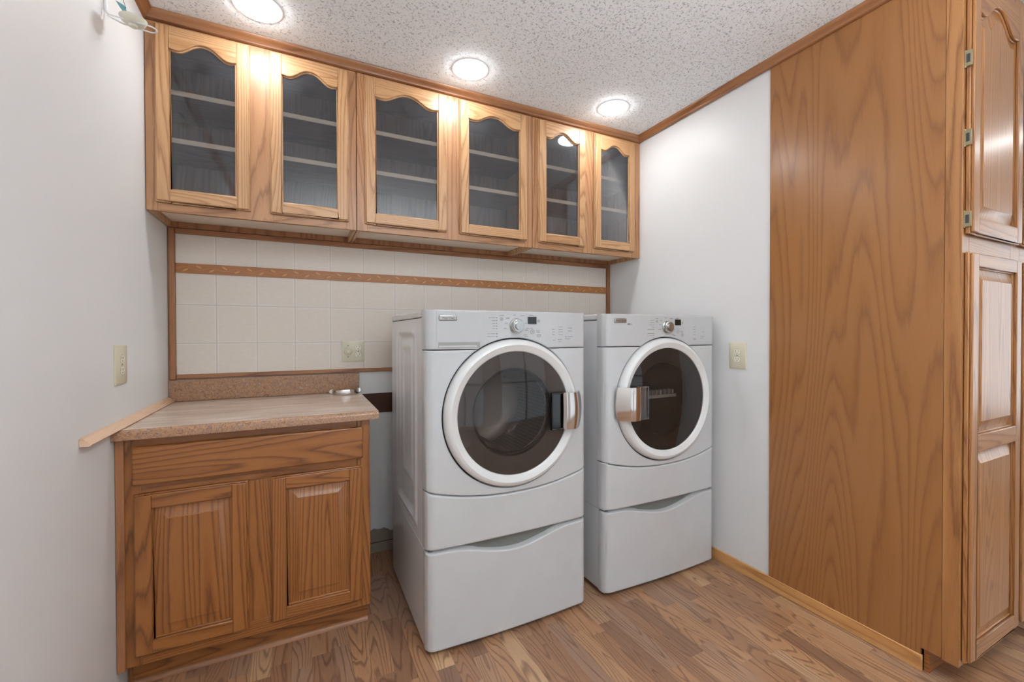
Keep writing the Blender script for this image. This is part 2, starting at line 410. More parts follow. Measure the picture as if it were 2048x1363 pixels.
# ------------------------------------------------------------------ room shell
m = MB(); m.box(XL-.1, XFAR+.1, YFAR-.1, YB+.1, -.06, 0, 'floor', 'x', (0, 0)); struct(m, 'floor')
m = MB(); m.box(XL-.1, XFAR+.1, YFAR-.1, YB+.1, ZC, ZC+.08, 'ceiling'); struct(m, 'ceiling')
m = MB(); m.box(XL-.1, XL, YFAR, YB, 0, ZC, 'wall'); struct(m, 'wall_left')
m = MB(); m.box(XL-.1, XFAR+.1, YB, YB+.1, 0, ZC, 'wall'); struct(m, 'wall_back')
m = MB(); m.box(XR, XR+.1, 1.29, YB, 0, ZC, 'wall'); struct(m, 'wall_right')
m = MB(); w3 = (-.95, .75, .55, 2.2)
for q in ((YFAR, w3[0], 0, ZC), (w3[1], YB, 0, ZC), (w3[0], w3[1], 0, w3[2]), (w3[0], w3[1], w3[3], ZC)): m.box(XFAR, XFAR+.1, q[0], q[1], q[2], q[3], 'wall')
struct(m, 'wall_far_right')
m = MB()
for q in ((w3[0], w3[0]+.05), (-.12, -.08), (w3[1]-.05, w3[1])): m.box(XFAR+.03, XFAR+.07, q[0], q[1], w3[2], w3[3], 'white')
for q in ((w3[2], w3[2]+.05), (w3[3]-.05, w3[3])): m.box(XFAR+.032, XFAR+.068, w3[0]+.05, w3[1]-.05, q[0], q[1], 'white')
struct(m, 'added_window_3')  # added opening and area light, for sheen on the tall cabinet doors
ld = bpy.data.lights.new('added_daylight', 'AREA'); ld.shape = 'RECTANGLE'; ld.size = w3[3]-w3[2]; ld.size_y = w3[1]-w3[0]; ld.energy = 16; ld.color = (.86, .94, 1)
lo = bpy.data.objects.new('added_daylight', ld); COL.objects.link(lo); lo.location = (XFAR+.12, (w3[0]+w3[1])/2, (w3[2]+w3[3])/2); lo.rotation_euler = (0, PI/2, 0)
# wall behind the camera, with two windows added as light sources
wins = [(-.35, 1.35), (1.75, 3.45)]; z0w, z1w = .04, 2.15
m = MB(); xs = [XL-.1]+[q for a in wins for q in a]+[XFAR+.1]
for i in range(0, len(xs), 2): m.box(xs[i], xs[i+1], YFAR-.1, YFAR, 0, ZC, 'wall')
for a, b in wins: m.box(a, b, YFAR-.1, YFAR, 0, z0w, 'wall'); m.box(a, b, YFAR-.1, YFAR, z1w, ZC, 'wall')
struct(m, 'wall_front')
for i, (a, b) in enumerate(wins):
    m = MB()
    for q in ((a, a+.05), ((a+b)/2-.02, (a+b)/2+.02), (b-.05, b)): m.box(q[0], q[1], YFAR-.07, YFAR-.02, z0w, z1w, 'white')
    for q in ((z0w, z0w+.05), ((z0w+z1w)/2-.02, (z0w+z1w)/2+.02), (z1w-.05, z1w)): m.box(a+.05, b-.05, YFAR-.065, YFAR-.025, q[0], q[1], 'white')
    struct(m, 'added_window_%d' % (i+1))
    ld = bpy.data.lights.new('added_daylight', 'AREA'); ld.shape = 'RECTANGLE'; ld.size = b-a; ld.size_y = z1w-z0w; ld.energy = DAY
    ld.color = (.86, .94, 1)
    lo = bpy.data.objects.new('added_daylight', ld); COL.objects.link(lo); lo.location = ((a+b)/2, YFAR-.12, (z0w+z1w)/2); lo.rotation_euler = (-PI/2, 0, PI)
    lo.rotation_euler = (PI/2, 0, 0)

# crown, baseboard, panel trims
crown = [(0, 0), (.006, 0), (.012, .004), (.014, .012), (.024, .020), (.030, .024), (.034, .033), (.034, .035), (0, .035)]   # (projection, height)
m = MB(); m.prism([(YC-p, ZT-.002+h) for p, h in crown], 'x', XL+.001, XR-.001, 'oak_trim', 'x', smooth=True); struct(m, 'trim_1')
m = MB(); m.prism([(XR-.009-p, ZT-.002+h) for p, h in crown], 'y', .64, YC-.004, 'oak_trim', 'y', smooth=True); struct(m, 'trim_2')
m = MB(); m.prism([(XL+p, ZT-.002+h) for p, h in crown], 'y', -1.2, YC-.004, 'oak_trim', 'y', smooth=True); struct(m, 'trim_3')
m = MB(); m.box(XR-.011, XR-.0005, .731, 2.2, 0.0, .060, 'oak_base', 'y'); struct(m, 'baseboard_right', bevel=.003)
yt = YB-.005
m = MB(); m.box(XL+.001, XL+.028, yt-.012, YB-.0005, 1.017, ZB-.002, 'oak_trim', 'z'); struct(m, 'trim_4', bevel=.003)
m = MB(); m.box(XR-.031, XR-.001, yt-.012, YB-.0005, .9, ZB-.002, 'oak_trim', 'z'); struct(m, 'trim_5', bevel=.003)
m = MB(); m.box(XL+.029, XR-.032, yt-.012, YB-.0005, 1.703, ZB-.002, 'oak_trim', 'x'); struct(m, 'trim_6', bevel=.003)
m = MB(); m.box(XL+.029, XR-.032, yt-.010, YB-.0005, 1.020, 1.040, 'oak_trim', 'x'); struct(m, 'trim_7', bevel=.003)
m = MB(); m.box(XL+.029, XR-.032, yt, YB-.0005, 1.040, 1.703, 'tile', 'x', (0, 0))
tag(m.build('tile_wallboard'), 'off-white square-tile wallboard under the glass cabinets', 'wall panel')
m = MB(); m.box(XL+.0295, XR-.0325, yt-.006, yt-.0005, 1.520, 1.566, 'border', 'x', (0, -1.543))
tag(m.build('border_strip'), 'brown wood border strip with a leaf vine across the tiled wallboard', 'border')
m = MB(); m.box(.285, 2.0, YB-.006, YB-.0005, .786, .896, 'dkbrown', 'x')
tag(m.build('backing_board'), 'dark brown bare board on the wall between countertop and washer', 'board')
m = MB()
pts = [(x, .118+.010*math.sin(x*37)+.007*math.sin(x*91+1)) for x in lerp(.26, 1.4, 60)]
m.prism([(.26, .055)]+[(1.4, .055)]+pts[::-1], 'y', YB-.010, YB-.0005, 'moulding', 'x')
m.box(.26, 1.4, YB-.014, YB-.0005, .0, .052, 'moulding', 'x')
m.box(.26, 1.4, YB-.0102, YB-.0005, .048, .056, 'dkbrown', 'x')
struct(m, 'baseboard_back')

# ------------------------------------------------------------------ cabinet doors
def topcurve(x0, x1, zt, amp):
    def f(x):
        t = abs((x-(x0+x1)/2)/((x1-x0)/2))
        if amp == 0: return zt
        if t > .78: return zt-.004*math.sin((1-t)/.22*PI/2)
        return zt-.004+(amp+.004)*(.5+.5*math.cos(PI*(t/.78)**1.15))
    return f
def frame(mb, x0, x1, z0, z1, ox0, ox1, oz0, f, y0, y1, mat, midrail=None):
    """stiles and rails round an opening ox0..ox1, oz0..f(x)"""
    mb.box(x0, ox0, y0, y1, z0, z1, mat, 'z'); mb.box(ox1, x1, y0, y1, z0, z1, mat, 'z')
    mb.box(ox0, ox1, y0, y1, z0, oz0, mat, 'x')
    xs = lerp(ox0, ox1, 40) if abs(f((ox0+ox1)/2)-f(ox0)) > 1e-6 else [ox0, ox1]
    mb.strips(f, lambda x: z1, xs, y0, y1, mat, 'x')
    if midrail: mb.box(ox0, ox1, y0, y1, midrail[0], midrail[1], mat, 'x')
def raised(mb, x0, x1, z0, f, yf, mat):
    """raised panel: sloping border round a flat field"""
    def loop(i, y):
        xs = lerp(x0+i, x1-i, 40); P = [(x, y, z0+i) for x in (xs[0], xs[-1])]
        W = (x1-x0)/2; c = (x0+x1)/2
        return P+[(x, y, f(c+(x-c)*W/(W-i))-i) for x in xs[::-1]]
    L = [loop(-.003, yf+.012), loop(.008, yf+.0115), loop(.036, yf+.0035), loop(.038, yf+.001)]
    n = len(L[0]); v = [p for l in L for p in l]; F = []
    for k in range(len(L)-1):
        for i in range(n): j = (i+1) % n; F.append((k*n+i, k*n+j, (k+1)*n+j, (k+1)*n+i))
    off = (random.uniform(0, 60), random.uniform(0, 60))
    mb.add(v, F, mat, 'z', False, off)
    # field as columns so the arch fills cleanly
    last = L[-1]; top = last[2:][::-1]; v = []
    for p in top: v += [(p[0], p[1], last[0][2]), p]
    mb.add(v, [(2*i, 2*i+2, 2*i+3, 2*i+1) for i in range(len(top)-1)], mat, 'z', False, off)
def make_door(parent, x0, x1, z0, z1, yb, ox, oz0, ozt, amp, mat, glass=False, mid=None, label=None):
    """yb: back of the door; ox: stile width; opening bottom oz0, top ozt (+amp in the arch)"""
    th = .021; yf = yb-th; mb = MB()
    a, b = x0+ox, x1-ox; f = topcurve(a, b, ozt, amp)
    frame(mb, x0+.005, x1-.005, z0+.005, z1-.005, a, b, oz0, f, yf, yf+.009, mat, mid)
    f2 = topcurve(a+.005, b-.005, ozt-.005, amp)
    frame(mb, x0, x1, z0, z1, a+.005, b-.005, oz0+.005, f2, yf+.009, yb, mat, (mid[0]-.005, mid[1]+.005) if mid else None)
    d = mb.build('door', parent, bevel=.0028, label=label)
    if glass:
        g = MB(); xs = lerp(a+.0052, b-.0052, 40)
        g.strips(lambda x: oz0+.0052, lambda x: f2(x)-.0002, xs, yb-.0075, yb-.0045, 'glass', 'z')
        g.build('glass_pane', d)
    elif mid:
        for lo, hi in ((oz0, mid[0]), (mid[1], ozt)):
            g = MB(); raised(g, a+.005, b-.005, lo+.005, topcurve(a, b, hi-.005, amp if hi == ozt else 0), yf+.003, mat); g.build('raised_panel', d)
    else:
        g = MB(); raised(g, a+.005, b-.005, oz0+.005, topcurve(a+.005, b-.005, ozt-.005, amp), yf+.003, mat); g.build('raised_panel', d)
    return d

# ------------------------------------------------------------------ upper glass cabinets
def upper(x0, x1, doors, label, sfirst, slast):
    t = thing('wall_cabinet', label, 'cabinet', ((x0+x1)/2, (YC+YB)/2, ZB), 'oak wall cabinets with glass doors')
    g = .0015; a, b = x0+g, x1-g; yb = YB-.001
    m = MB(); T = .013; zi = ZB+.028
    sg = .010
    m.box(a, a+T, YC+.019, yb, ZB, ZT-.003, 'oak', 'z'); m.box(b-T, b, YC+.019, yb, ZB, ZT-.003, 'oak', 'z')
    m.box(a+T, b-T, yb-.006, yb, ZB, ZT-.003, 'oak_back', 'z')
    m.box(a+T, b-T, YC+.019, yb-.006, ZT-.016, ZT-.003, 'oak_back', 'x')
    m.build('carcass', t)
    m = MB(); m.box(a+T+.0005, b-T-.0005, YC+.0195, yb-.0065, zi, zi+.014, 'under', 'x'); m.build('bottom_panel', t, label='beige underside panel')
    m = MB(); m.box(a+T+.0005, b-T-.0005, yb-.012, yb-.0065, ZB-.0, zi-.0005, 'oak_trim', 'z'); m.build('hanging_rail', t)
    # face frame
    m = MB(); y0, y1 = YC, YC+.0185; zr0, zr1 = ZB+.045, ZT-.045
    st = [(a, doors[0][0]+.012), (doors[0][1]-.012, doors[1][0]+.012), (doors[1][1]-.012, b)]
    for q0, q1 in st: m.box(q0, q1, y0, y1, ZB, ZT-.003, 'oak_frame', 'z')
    for i in range(2):
        m.box(st[i][1], st[i+1][0], y0, y1, ZB, zr0, 'oak_frame', 'x'); m.box(st[i][1], st[i+1][0], y0, y1, zr1, ZT-.003, 'oak_frame', 'x')
    m.build('face_frame', t, bevel=.0012)
    for zs in (2.024, 2.222):
        m = MB(); m.box(a+T+.001, b-T-.001, YC+.0285, yb-.007, zs, zs+.020, 'oak_back', 'x'); m.box(a+T+.001, b-T-.001, YC+.026, YC+.0285, zs, zs+.020, 'shelf', 'x'); m.build('shelf', t, bevel=.001)
    for d0, d1 in doors:
        make_door(t, d0, d1, 1.765, 2.480, YC-.0005, .048, 1.817, 2.386, .040, 'oak', glass=True)
    return t
upper(XL+.001, .2405, [(-.526, -.198), (-.124, .205)], 'leftmost oak wall cabinet with two arched glass doors, against the left wall', 0, 0)
upper(.2405, 1.2065, [(.277, .690), (.759, 1.168)], 'middle and widest oak wall cabinet with two arched glass doors', 0, 0)
upper(1.2065, XR-.001, [(1.241, 1.573), (1.639, 1.966)], 'rightmost oak wall cabinet with two narrow arched glass doors, above the dryer', 0, 0)

# ------------------------------------------------------------------ base cabinet, countertop
YK = 1.855
t = thing('base_cabinet', 'oak base cabinet with two raised-panel doors under the speckled countertop', 'cabinet', (-.155, 2.15, 0))
m = MB(); a, b = XL+.002, .250
m.box(b-.018, b, YK+.020, YB-.02, .105, .8790, 'oak_shaded', 'z'); m.box(a, a+.016, YK+.020, YB-.02, .105, .8790, 'oak_shaded', 'z')
m.box(a+.016, b-.018, YK+.020, YB-.02, .105, .12, 'oak_shaded', 'x'); m.box(a+.016, b-.018, YB-.028, YB-.02, .12, .8790, 'oak_shaded', 'z')
m.box(b-.018, b-.001, 1.945, YB-.02, 0, .105, 'oak_shaded', 'z'); m.box(a, a+.016, 1.945, YB-.02, 0, .105, 'oak_shaded', 'z')
m.build('carcass', t)
m = MB(); y0, y1 = YK, YK+.0195
m.box(a, -.495, y0, y1, .105, .8790, 'oak_shaded', 'z'); m.box(.200, b, y0, y1, .105, .8790, 'oak_shaded', 'z')
m.box(-.195, -.095, y0, y1, .16, .685, 'oak_shaded', 'z')
m.box(-.495, .200, y0, y1, .105, .16, 'oak_shaded', 'x'); m.box(-.495, .200, y0, y1, .685, .735, 'oak_shaded', 'x'); m.box(-.495, .200, y0, y1, .835, .8790, 'oak_shaded', 'x')
m.build('face_frame', t, bevel=.0012)
m = MB(); m.box(a-.0005, -.537, YK-.009, YK-.0005, .100, .878, 'oak_trim', 'z'); m.build('scribe_strip', t, bevel=.0015, label='narrow darker strip along the wall')
m = MB(); m.box(-.514, .221, YK-.020, YK-.0005, .722, .851, 'oak_shaded', 'x'); m.build('drawer_front', t, bevel=.006, seg=3)
make_door(t, -.513, -.182, .141, .690, YK-.0005, .050, .192, .640, 0, 'oak_shaded')
make_door(t, -.110, .219, .141, .690, YK-.0005, .050, .192, .640, 0, 'oak_shaded')
m = MB(); m.box(a+.018, b-.003, 1.930, 1.944, 0, .1045, 'oak_shaded', 'x')
m.prism([(1.9295, 0), (1.9295, .018), (1.924, .016), (1.918, .010), (1.9155, 0)], 'x', a+.018, b-.003, 'oak_trim', 'x'); m.build('toe_kick', t)

t = thing('countertop', 'brown speckled laminate countertop with backsplash on the oak base cabinet', 'countertop', (-.14, 2.17, .882))
m = MB(); yk = 1.815
prof = [(YB-.001, .8815), (YB-.001, .914), (yk+.014, .914), (yk+.008, .9125), (yk+.003, .908), (yk, .900), (yk, .8815)]
n = len(prof); v = [(x, p[0], p[1]) for x in (XL+.0015, .281) for p in prof]
m.add(v, [(i, (i+1) % n, (i+1) % n+n, i+n) for i in range(n) if i not in (1,)]+[list(range(n))[::-1], [i+n for i in range(n)]], 'laminate', 'x')
m.add(v, [(1, 2, 2+n, 1+n)], 'laminate_dusty', 'x')
m.build('slab', t, recalc=True)
m = MB(); m.box(XL+.0015, .281, YB-.022, YB-.0015, .9145, 1.016, 'laminate', 'x'); m.build('backsplash', t, bevel=.003)

# loose strip of raw wood along left wall
m = MB(); m.prism([(XL+.001, .9150), (XL+.024, .9150), (XL+.026, .918), (XL+.010, .936), (XL+.001, .938)], 'y', 1.60, 2.485, 'raw_wood', 'y')
tag(m.build('wood_strip'), 'raw pale wood moulding strip along the left wall at counter height', 'moulding')

# door pull lying on the counter
t = thing('door_pull', 'loose chrome door pull lying on the countertop by the backsplash', 'handle', (.205, 2.40, .9145))
m = MB(); P = []
for i in range(25):
    q = -1+2*i/24; x = .205+.066*q; P.append((x, 2.432-.066*math.sqrt(max(0, 1-abs(q)**3.2)), .9245+.004*(1-q*q)))
m2 = MB()
v = []; k = len(P)
for i, p in enumerate(P):
    for dy, dz in ((-.004, -.0095), (-.006, 0), (-.002, .013), (.003, .012), (.004, -.009)): v.append((p[0], p[1]+dy, p[2]+dz))
F = [(i*5+j, i*5+(j+1) % 5, (i+1)*5+(j+1) % 5, (i+1)*5+j) for i in range(k-1) for j in range(5)]+[[0, 1, 2, 3, 4], [(k-1)*5+j for j in range(5)][::-1]]
m.add(v, F, 'chrome', 'x', True); m.build('grip', t, recalc=True)
for sx in (-1, 1):
    m = MB(); m.lathe([(.0005, -.002), (.010, -.002), (.0125, 0), (.0125, .003), (.0005, .003)], .205+sx*.068, .9275, 'chrome', 24, cy=2.436); m.build('mounting_foot', t)

# ------------------------------------------------------------------ tall cabinet on the right
YP = .635
t = thing('tall_cabinet', 'tall floor-to-ceiling oak cabinet at the right edge with plain side panel', 'cabinet', (2.5, .95, 0))
XS = XR-.008; X1 = 2.985
m = MB(); m.prism([(YP+.045, .085), (YP+.10, .085), (YP+.10, .001), (1.301, .001), (1.301, ZC-.002), (YP+.045, ZC-.002)], 'x', XS, XS+.0075, 'plywood', 'z'); m.build('side_panel', t)
m = MB(); m.box(X1-.02, X1, YP+.02, 1.28, .085, ZC-.002, 'oak_shaded', 'z'); m.box(XS+.008, X1-.02, YP+.1, 1.28, .085, .10, 'oak_shaded', 'x'); m.box(XS+.008, X1-.02, YP+.1, 1.28, ZC-.02, ZC-.002, 'oak_shaded', 'x')
m.box(XS+.008, X1-.02, 1.272, 1.28, .10, ZC-.02, 'oak_shaded', 'z'); m.build('carcass', t)
m = MB(); y0, y1 = YP, YP+.0445
m.box(XS, 2.07, y0, y1, .080, ZC-.002, 'oak_mid', 'z'); m.box(2.44, 2.53, y0, y1, .080, ZC-.002, 'oak_mid', 'z'); m.box(2.93, X1, y0, y1, .080, ZC-.002, 'oak_mid', 'z')
for q0, q1 in ((2.07, 2.44), (2.53, 2.93)):
    for z0, z1 in ((.08, .13), (1.485, 1.59), (2.44, ZC-.002)): m.box(q0, q1, y0, y1, z0, z1, 'oak_mid', 'x')
m.build('face_frame', t, bevel=.0015)
m = MB(); m.box(XS+.012, X1-.02, YP+.080, YP+.095, 0, .0845, 'oak_shaded', 'x'); m.build('toe_kick', t)
for x0, x1 in ((2.030, 2.477), (2.500, 2.947)):
    make_door(t, x0, x1, .098, 1.505, YP-.0015, .050, .155, 1.455, 0, 'oak_mid', mid=(.818, .878))
    d = make_door(t, x0, x1, 1.566, 2.46, YP-.0015, .050, 1.625, 2.325, .062, 'oak_mid')
    if x0 < 2.1:
        for zh in (2.156, 1.890, 1.615):
            m = MB(); m.box(2.0225, 2.0292, YP-.019, YP-.001, zh-.026, zh+.026, 'brass'); m.box(2.0212, 2.0226, YP-.014, YP-.005, zh-.014, zh+.014, 'inkd')
            m.tube([(2.0262, YP-.001, zh-.029), (2.0262, YP-.001, zh+.029)], .004, 'brass', 10); m.build('hinge', d, bevel=.001)

# ------------------------------------------------------------------ outlets
def plug(m, P, mat='ivory2'):
    """P maps (a, b, d) -> world; one receptacle face centred at a, b"""
    pass
def outlet(name, label, org, ax, w, h, cols):
    """org: centre on wall; ax: (right vector, normal out)"""
    R, N = Vector(ax[0]), Vector(ax[1]); U = Vector((0, 0, 1)); O = Vector(org)
    def W(a, b, d): return tuple(O+R*a+U*b+N*d)
    t = thing(name, label, 'outlet', org)
    m = MB(); e = .006; v = [W(sx*w/2, sz*h/2, .0005) for sx, sz in ((-1, -1), (1, -1), (1, 1), (-1, 1))]+[W(sx*w/2, sz*h/2, .003) for sx, sz in ((-1, -1), (1, -1), (1, 1), (-1, 1))]+[W(sx*(w/2-e), sz*(h/2-e), .0065) for sx, sz in ((-1, -1), (1, -1), (1, 1), (-1, 1))]
    m.add(v, [(i, (i+1) % 4, (i+1) % 4+4, i+4) for i in range(4)]+[(i+4, (i+1) % 4+4, (i+1) % 4+8, i+8) for i in range(4)]+[(8, 9, 10, 11), (3, 2, 1, 0)], 'ivory')
    m.build('cover_plate', t, recalc=True)
    for kind, ca in cols:
        if kind == 'duplex':
            for cb in (.0195, -.0195):
                m = MB(); k = 28; v = []
                for d in (.0066, .0078):
                    for i in range(k):
                        q = 2*PI*i/k; v.append(W(ca+.0172*math.cos(q), cb+max(-.0135, min(.0135, .0172*math.sin(q))), d))
                m.add(v, [(i, (i+1) % k, (i+1) % k+k, i+k) for i in range(k)]+[list(range(k, 2*k))], 'ivory2')
                def bx(a0, a1, b0, b1):
                    v = [W(a, b, d) for d in (.0079, .0083) for a, b in ((a0, b0), (a1, b0), (a1, b1), (a0, b1))]
                    m.add(v, [(4, 5, 6, 7), (0, 1, 5, 4), (1, 2, 6, 5), (2, 3, 7, 6), (3, 0, 4, 7)], 'inkd')
                bx(ca-.0075, ca-.0058, cb-.0005, cb+.0075); bx(ca+.0058, ca+.0075, cb+.0005, cb+.007)
                bx(ca-.0022, ca+.0022, cb-.0092, cb-.005)
                # thin dark outline round the receptacle
                v = []
                for rr in (.0172, .0179):
                    for i in range(k):
                        q = 2*PI*i/k; v.append(W(ca+rr*math.cos(q), cb+max(-.0135-(rr-.0172), min(.0135+(rr-.0172), rr*math.sin(q))), .0069))
                m.add(v, [(i, (i+1) % k, (i+1) % k+k, i+k) for i in range(k)], 'greyp')
                m.build('receptacle', t, recalc=False)
        else:
            m = MB(); k = 32; prof = [(.0215, .0066), (.0215, .012), (.019, .015), (.0125, .0155), (.012, .024), (.010, .026), (0, .026)]; v = []
            for r_, d in prof:
                for i in range(k): v.append(W(ca+r_*math.cos(2*PI*i/k), -.001+r_*math.sin(2*PI*i/k), d))
            m.add(v, [(j*k+i, j*k+(i+1) % k, (j+1)*k+(i+1) % k, (j+1)*k+i) for j in range(len(prof)-1) for i in range(k)], 'ivory', 'z', True)
            m.build('dimmer_knob', t, recalc=True)
    for kind, ca in cols:
        for cb in ((0,) if kind == 'duplex' else (.031, -.031)):
            m = MB(); v = [W(ca+.003*math.cos(q*PI/5), cb+.003*math.sin(q*PI/5), d) for d in (.0066, .0074) for q in range(10)]
            m.add(v, [(i, (i+1) % 10, (i+1) % 10+10, i+10) for i in range(10)]+[list(range(10, 20))], 'greyp'); m.build('screw', t)
outlet('wall_outlet', 'ivory duplex outlet on the right wall beside the dryer', (XR, 1.472, 1.115), ((0, -1, 0), (-1, 0, 0)), .095, .135, [('duplex', 0)])
outlet('wall_outlet', 'ivory duplex outlet on the left wall above the countertop', (XL, 1.905, 1.126), ((0, 1, 0), (1, 0, 0)), .104, .135, [('duplex', .0)])
outlet('wall_outlet', 'ivory double-gang plate with round dimmer knob and duplex outlet on the tiled wallboard', (.2515, yt, 1.136), ((1, 0, 0), (0, -1, 0)), .118, .116, [('dimmer', -.026), ('duplex', .026)])

# ------------------------------------------------------------------ ceiling lights
def lamp(x, y, label, group):
    t = thing('recessed_light', label, 'ceiling light', (x, y, ZC-.004), group)
    m = MB(); m.lathez([(.0745, ZC-.0030), (.078, ZC-.0045), (.090, ZC-.0035), (.094, ZC-.0005)], x, y, 'lamp_ring'); m.build('trim_ring', t)
    m = MB(); m.lathez([(.0740, ZC-.0030), (.0735, ZC-.010), (.066, ZC-.0140), (.045, ZC-.0160), (.0005, ZC-.0165)], x, y, 'lens'); m.build('lens', t)
lamp(-.150, 1.975, 'recessed ceiling light above the leftmost wall cabinet, cut by the top of the photo', 'recessed lights')
lamp(.748, 1.985, 'recessed ceiling light in the middle of the row of three', 'recessed lights')
lamp(1.612, 1.962, 'recessed ceiling light nearest the right wall', 'recessed lights')
for i, (x, y) in enumerate(((.3, -1.0), (1.35, .0), (4.25, .05))):  # added lamps out of view; the last for sheen on the tall doors
    lamp(x, y, 'recessed ceiling light added behind the camera to light the room', 'added lights behind the camera')

t = thing('fill_uplighter', 'white uplighter added behind the camera to brighten the ceiling', 'floor lamp', (.75, -.5, 0))  # unseen lamp added to lift the ceiling brightness
m = MB(); m.lathez([(0, 0), (.14, 0), (.14, .02), (.02, .035), (0, .035)], 0.75, -.5, 'white'); m.build('base', t)
m = MB(); m.tube([(.75, -.5, .03), (.75, -.5, 1.66)], .012, 'white', 12); m.build('pole', t)
m = MB(); m.lathez([(0, 1.655), (.05, 1.66), (.13, 1.70), (.17, 1.76), (.166, 1.762), (.125, 1.708), (.05, 1.668), (0, 1.665)], 0.75, -.5, 'white'); m.build('shade', t)
m = MB(); m.add([(.75+.12*math.cos(2*PI*i/32), -.5+.12*math.sin(2*PI*i/32), 1.715) for i in range(32)], [list(range(32))], 'bulb'); m.build('bulb', t)

# ------------------------------------------------------------------ wire holder on left wall
t = thing('wire_holder', 'white wire wall holder with cream dish at the top of the left wall', 'wall holder', (XL, 1.80, 2.25))
m = MB(); xa = XL+.006
for dy in (-.006, .010):
    m.tube([(xa, 1.80+dy, 2.42), (xa, 1.80+dy, 2.262), (xa+.004, 1.80+dy, 2.250), (xa+.012, 1.80+dy, 2.246)], .0022, 'wire')
m.tube([(xa, 1.80+.004, 2.42), (xa, 1.804, 2.262)], .0022, 'wire')
loop = [(xa+.012, 1.794, 2.246), (XL+.045, 1.782, 2.238)]
R0 = .018
for i in range(17):
    q = -PI/2+PI*i/16; loop.append((XL+.115+.020*math.cos(q), 1.797+R0*math.sin(q), 2.233))
loop += [(XL+.045, 1.813, 2.238), (xa+.012, 1.81, 2.246)]
m.tube(loop, .0022, 'wire', 8)
m.build('wire_frame', t)
m = MB(); m.lathez([(0, 2.2365), (.022, 2.2365), (.030, 2.243), (.034, 2.252), (.036, 2.2525), (.031, 2.241), (.023, 2.2345), (.012, 2.233), (.010, 2.226), (0, 2.226)], XL+.075, 1.797, 'cream', 32); m.build('dish', t)
t = thing('hanging_leaf', 'small teal fabric leaf on a dark thread above the cream dish', 'decoration', (XL+.045, 1.80, 2.27))
m = MB(); v = []
for d in (-.0008, .0008):
    for p in ((0, 0), (.012, -.004), (.022, -.009), (.026, -.020), (.027, -.033), (.016, -.026), (.008, -.014)): v.append((XL+.030+p[0], 1.80+d+p[0]*.2, 2.300+p[1]))
m.add(v, [list(range(7)), list(range(13, 6, -1))]+[(i, i+7, (i+1) % 7+7, (i+1) % 7) for i in range(7)], 'teal', 'z'); m.build('leaf', t, recalc=True)
m = MB(); m.tube([(XL+.046, 1.802, 2.34), (XL+.050, 1.804, 2.302), (XL+.055, 1.8045, 2.285)], .0008, 'twine', 6); m.build('thread', t)

# ------------------------------------------------------------------ washer and dryer
YF, YS = 1.567, 1.640          # front face, start of the side panels
def FY(x, c, hw, r=.036, b=.010):
    u = hw-abs(x-c); y = YF+b*(abs(x-c)/(hw-r))**2 if u > r else YF+b
    if u < r: y += r-math.sqrt(max(0, r*r-(r-max(u, 0))**2))
    return y
def curved_panel(mb, poly, c, hw, mat, rim=.005, yback=YS, dy=0.0):
    """closed 2D outline (x, z), counter-clockwise seen from the front, wrapped on the bowed front, rounded rim"""
    n = len(poly); P = [Vector(p) for p in poly]
    A = sum(P[i].x*P[(i+1) % n].y-P[(i+1) % n].x*P[i].y for i in range(n))
    if A < 0: P = P[::-1]
    nr = []
    for i in range(n):
        a = (P[i]-P[i-1]).normalized(); b = (P[(i+1) % n]-P[i]).normalized()
        na, nb = Vector((-a.y, a.x)), Vector((-b.y, b.x)); s = na+nb
        s = s/max(.4, s.dot(na)) if s.length > 1e-6 else na
        nr.append(s)
    def ring(inset, d): return [(P[i]+nr[i]*inset, d) for i in range(n)]
    rings = [ring(0, rim), ring(rim*.29, rim*.29), ring(rim, 0)]
    verts = []; F = []
    for R_ in rings:
        for q, d in R_: verts.append((q.x, FY(q.x, c, hw)+d+dy, q.y))
    back = [(P[i].x, yback, P[i].y) for i in range(n)]
    verts = back+verts
    for k in range(3):
        for i in range(n): j = (i+1) % n; F.append((k*n+i, k*n+j, (k+1)*n+j, (k+1)*n+i))
    mb.add(verts, F, mat, 'z', True)
    # interior: triangulate, then slice at many x so the bow is followed
    inner = [q for q, d in rings[2]]
    tris = geometry.tessellate_polygon([[Vector((q.x, q.y, 0)) for q in inner]])
    bm = bmesh.new(); bv = [bm.verts.new((q.x, 0, q.y)) for q in inner]
    for t3 in tris:
        try: bm.faces.new([bv[i] for i in t3])
        except ValueError: pass
    cuts = [c+s_*(hw-u) for s_ in (-1, 1) for u in (.0005, .002, .005, .009, .014, .020, .027, .036, .06, .1, .15, .2, .27)]+[c]
    for x in cuts:
        bmesh.ops.bisect_plane(bm, geom=bm.verts[:]+bm.edges[:]+bm.faces[:], plane_co=(x, 0, 0), plane_no=(1, 0, 0), dist=1e-6)
    bm.verts.index_update()
    V = [(q.co.x, FY(q.co.x, c, hw)+dy, q.co.z) for q in bm.verts]
    FF = []
    for f in bm.faces:
        ids = [q.index for q in f.verts]
        nn = f.normal
        FF.append(ids if nn.y < 0 else ids[::-1])
    bm.free(); mb.add(V, FF, mat, 'z', True)
def sub(p0, p1, n): return [(p0[0]+(p1[0]-p0[0])*i/n, p0[1]+(p1[1]-p0[1])*i/n) for i in range(n)]
def xs_dense(c, hw, a, b):
    """x samples between a and b, dense where the corner turns"""
    S = {a, b}
    for s_ in (-1, 1):
        for u in (.0005, .002, .005, .009, .014, .020, .027, .036, .06): S.add(c+s_*(hw-u))
    for i in range(25): S.add(c-hw+2*hw*i/24)
    lo, hi = min(a, b), max(a, b)
    L = sorted(x for x in S if lo <= x <= hi)
    return L if a < b else L[::-1]
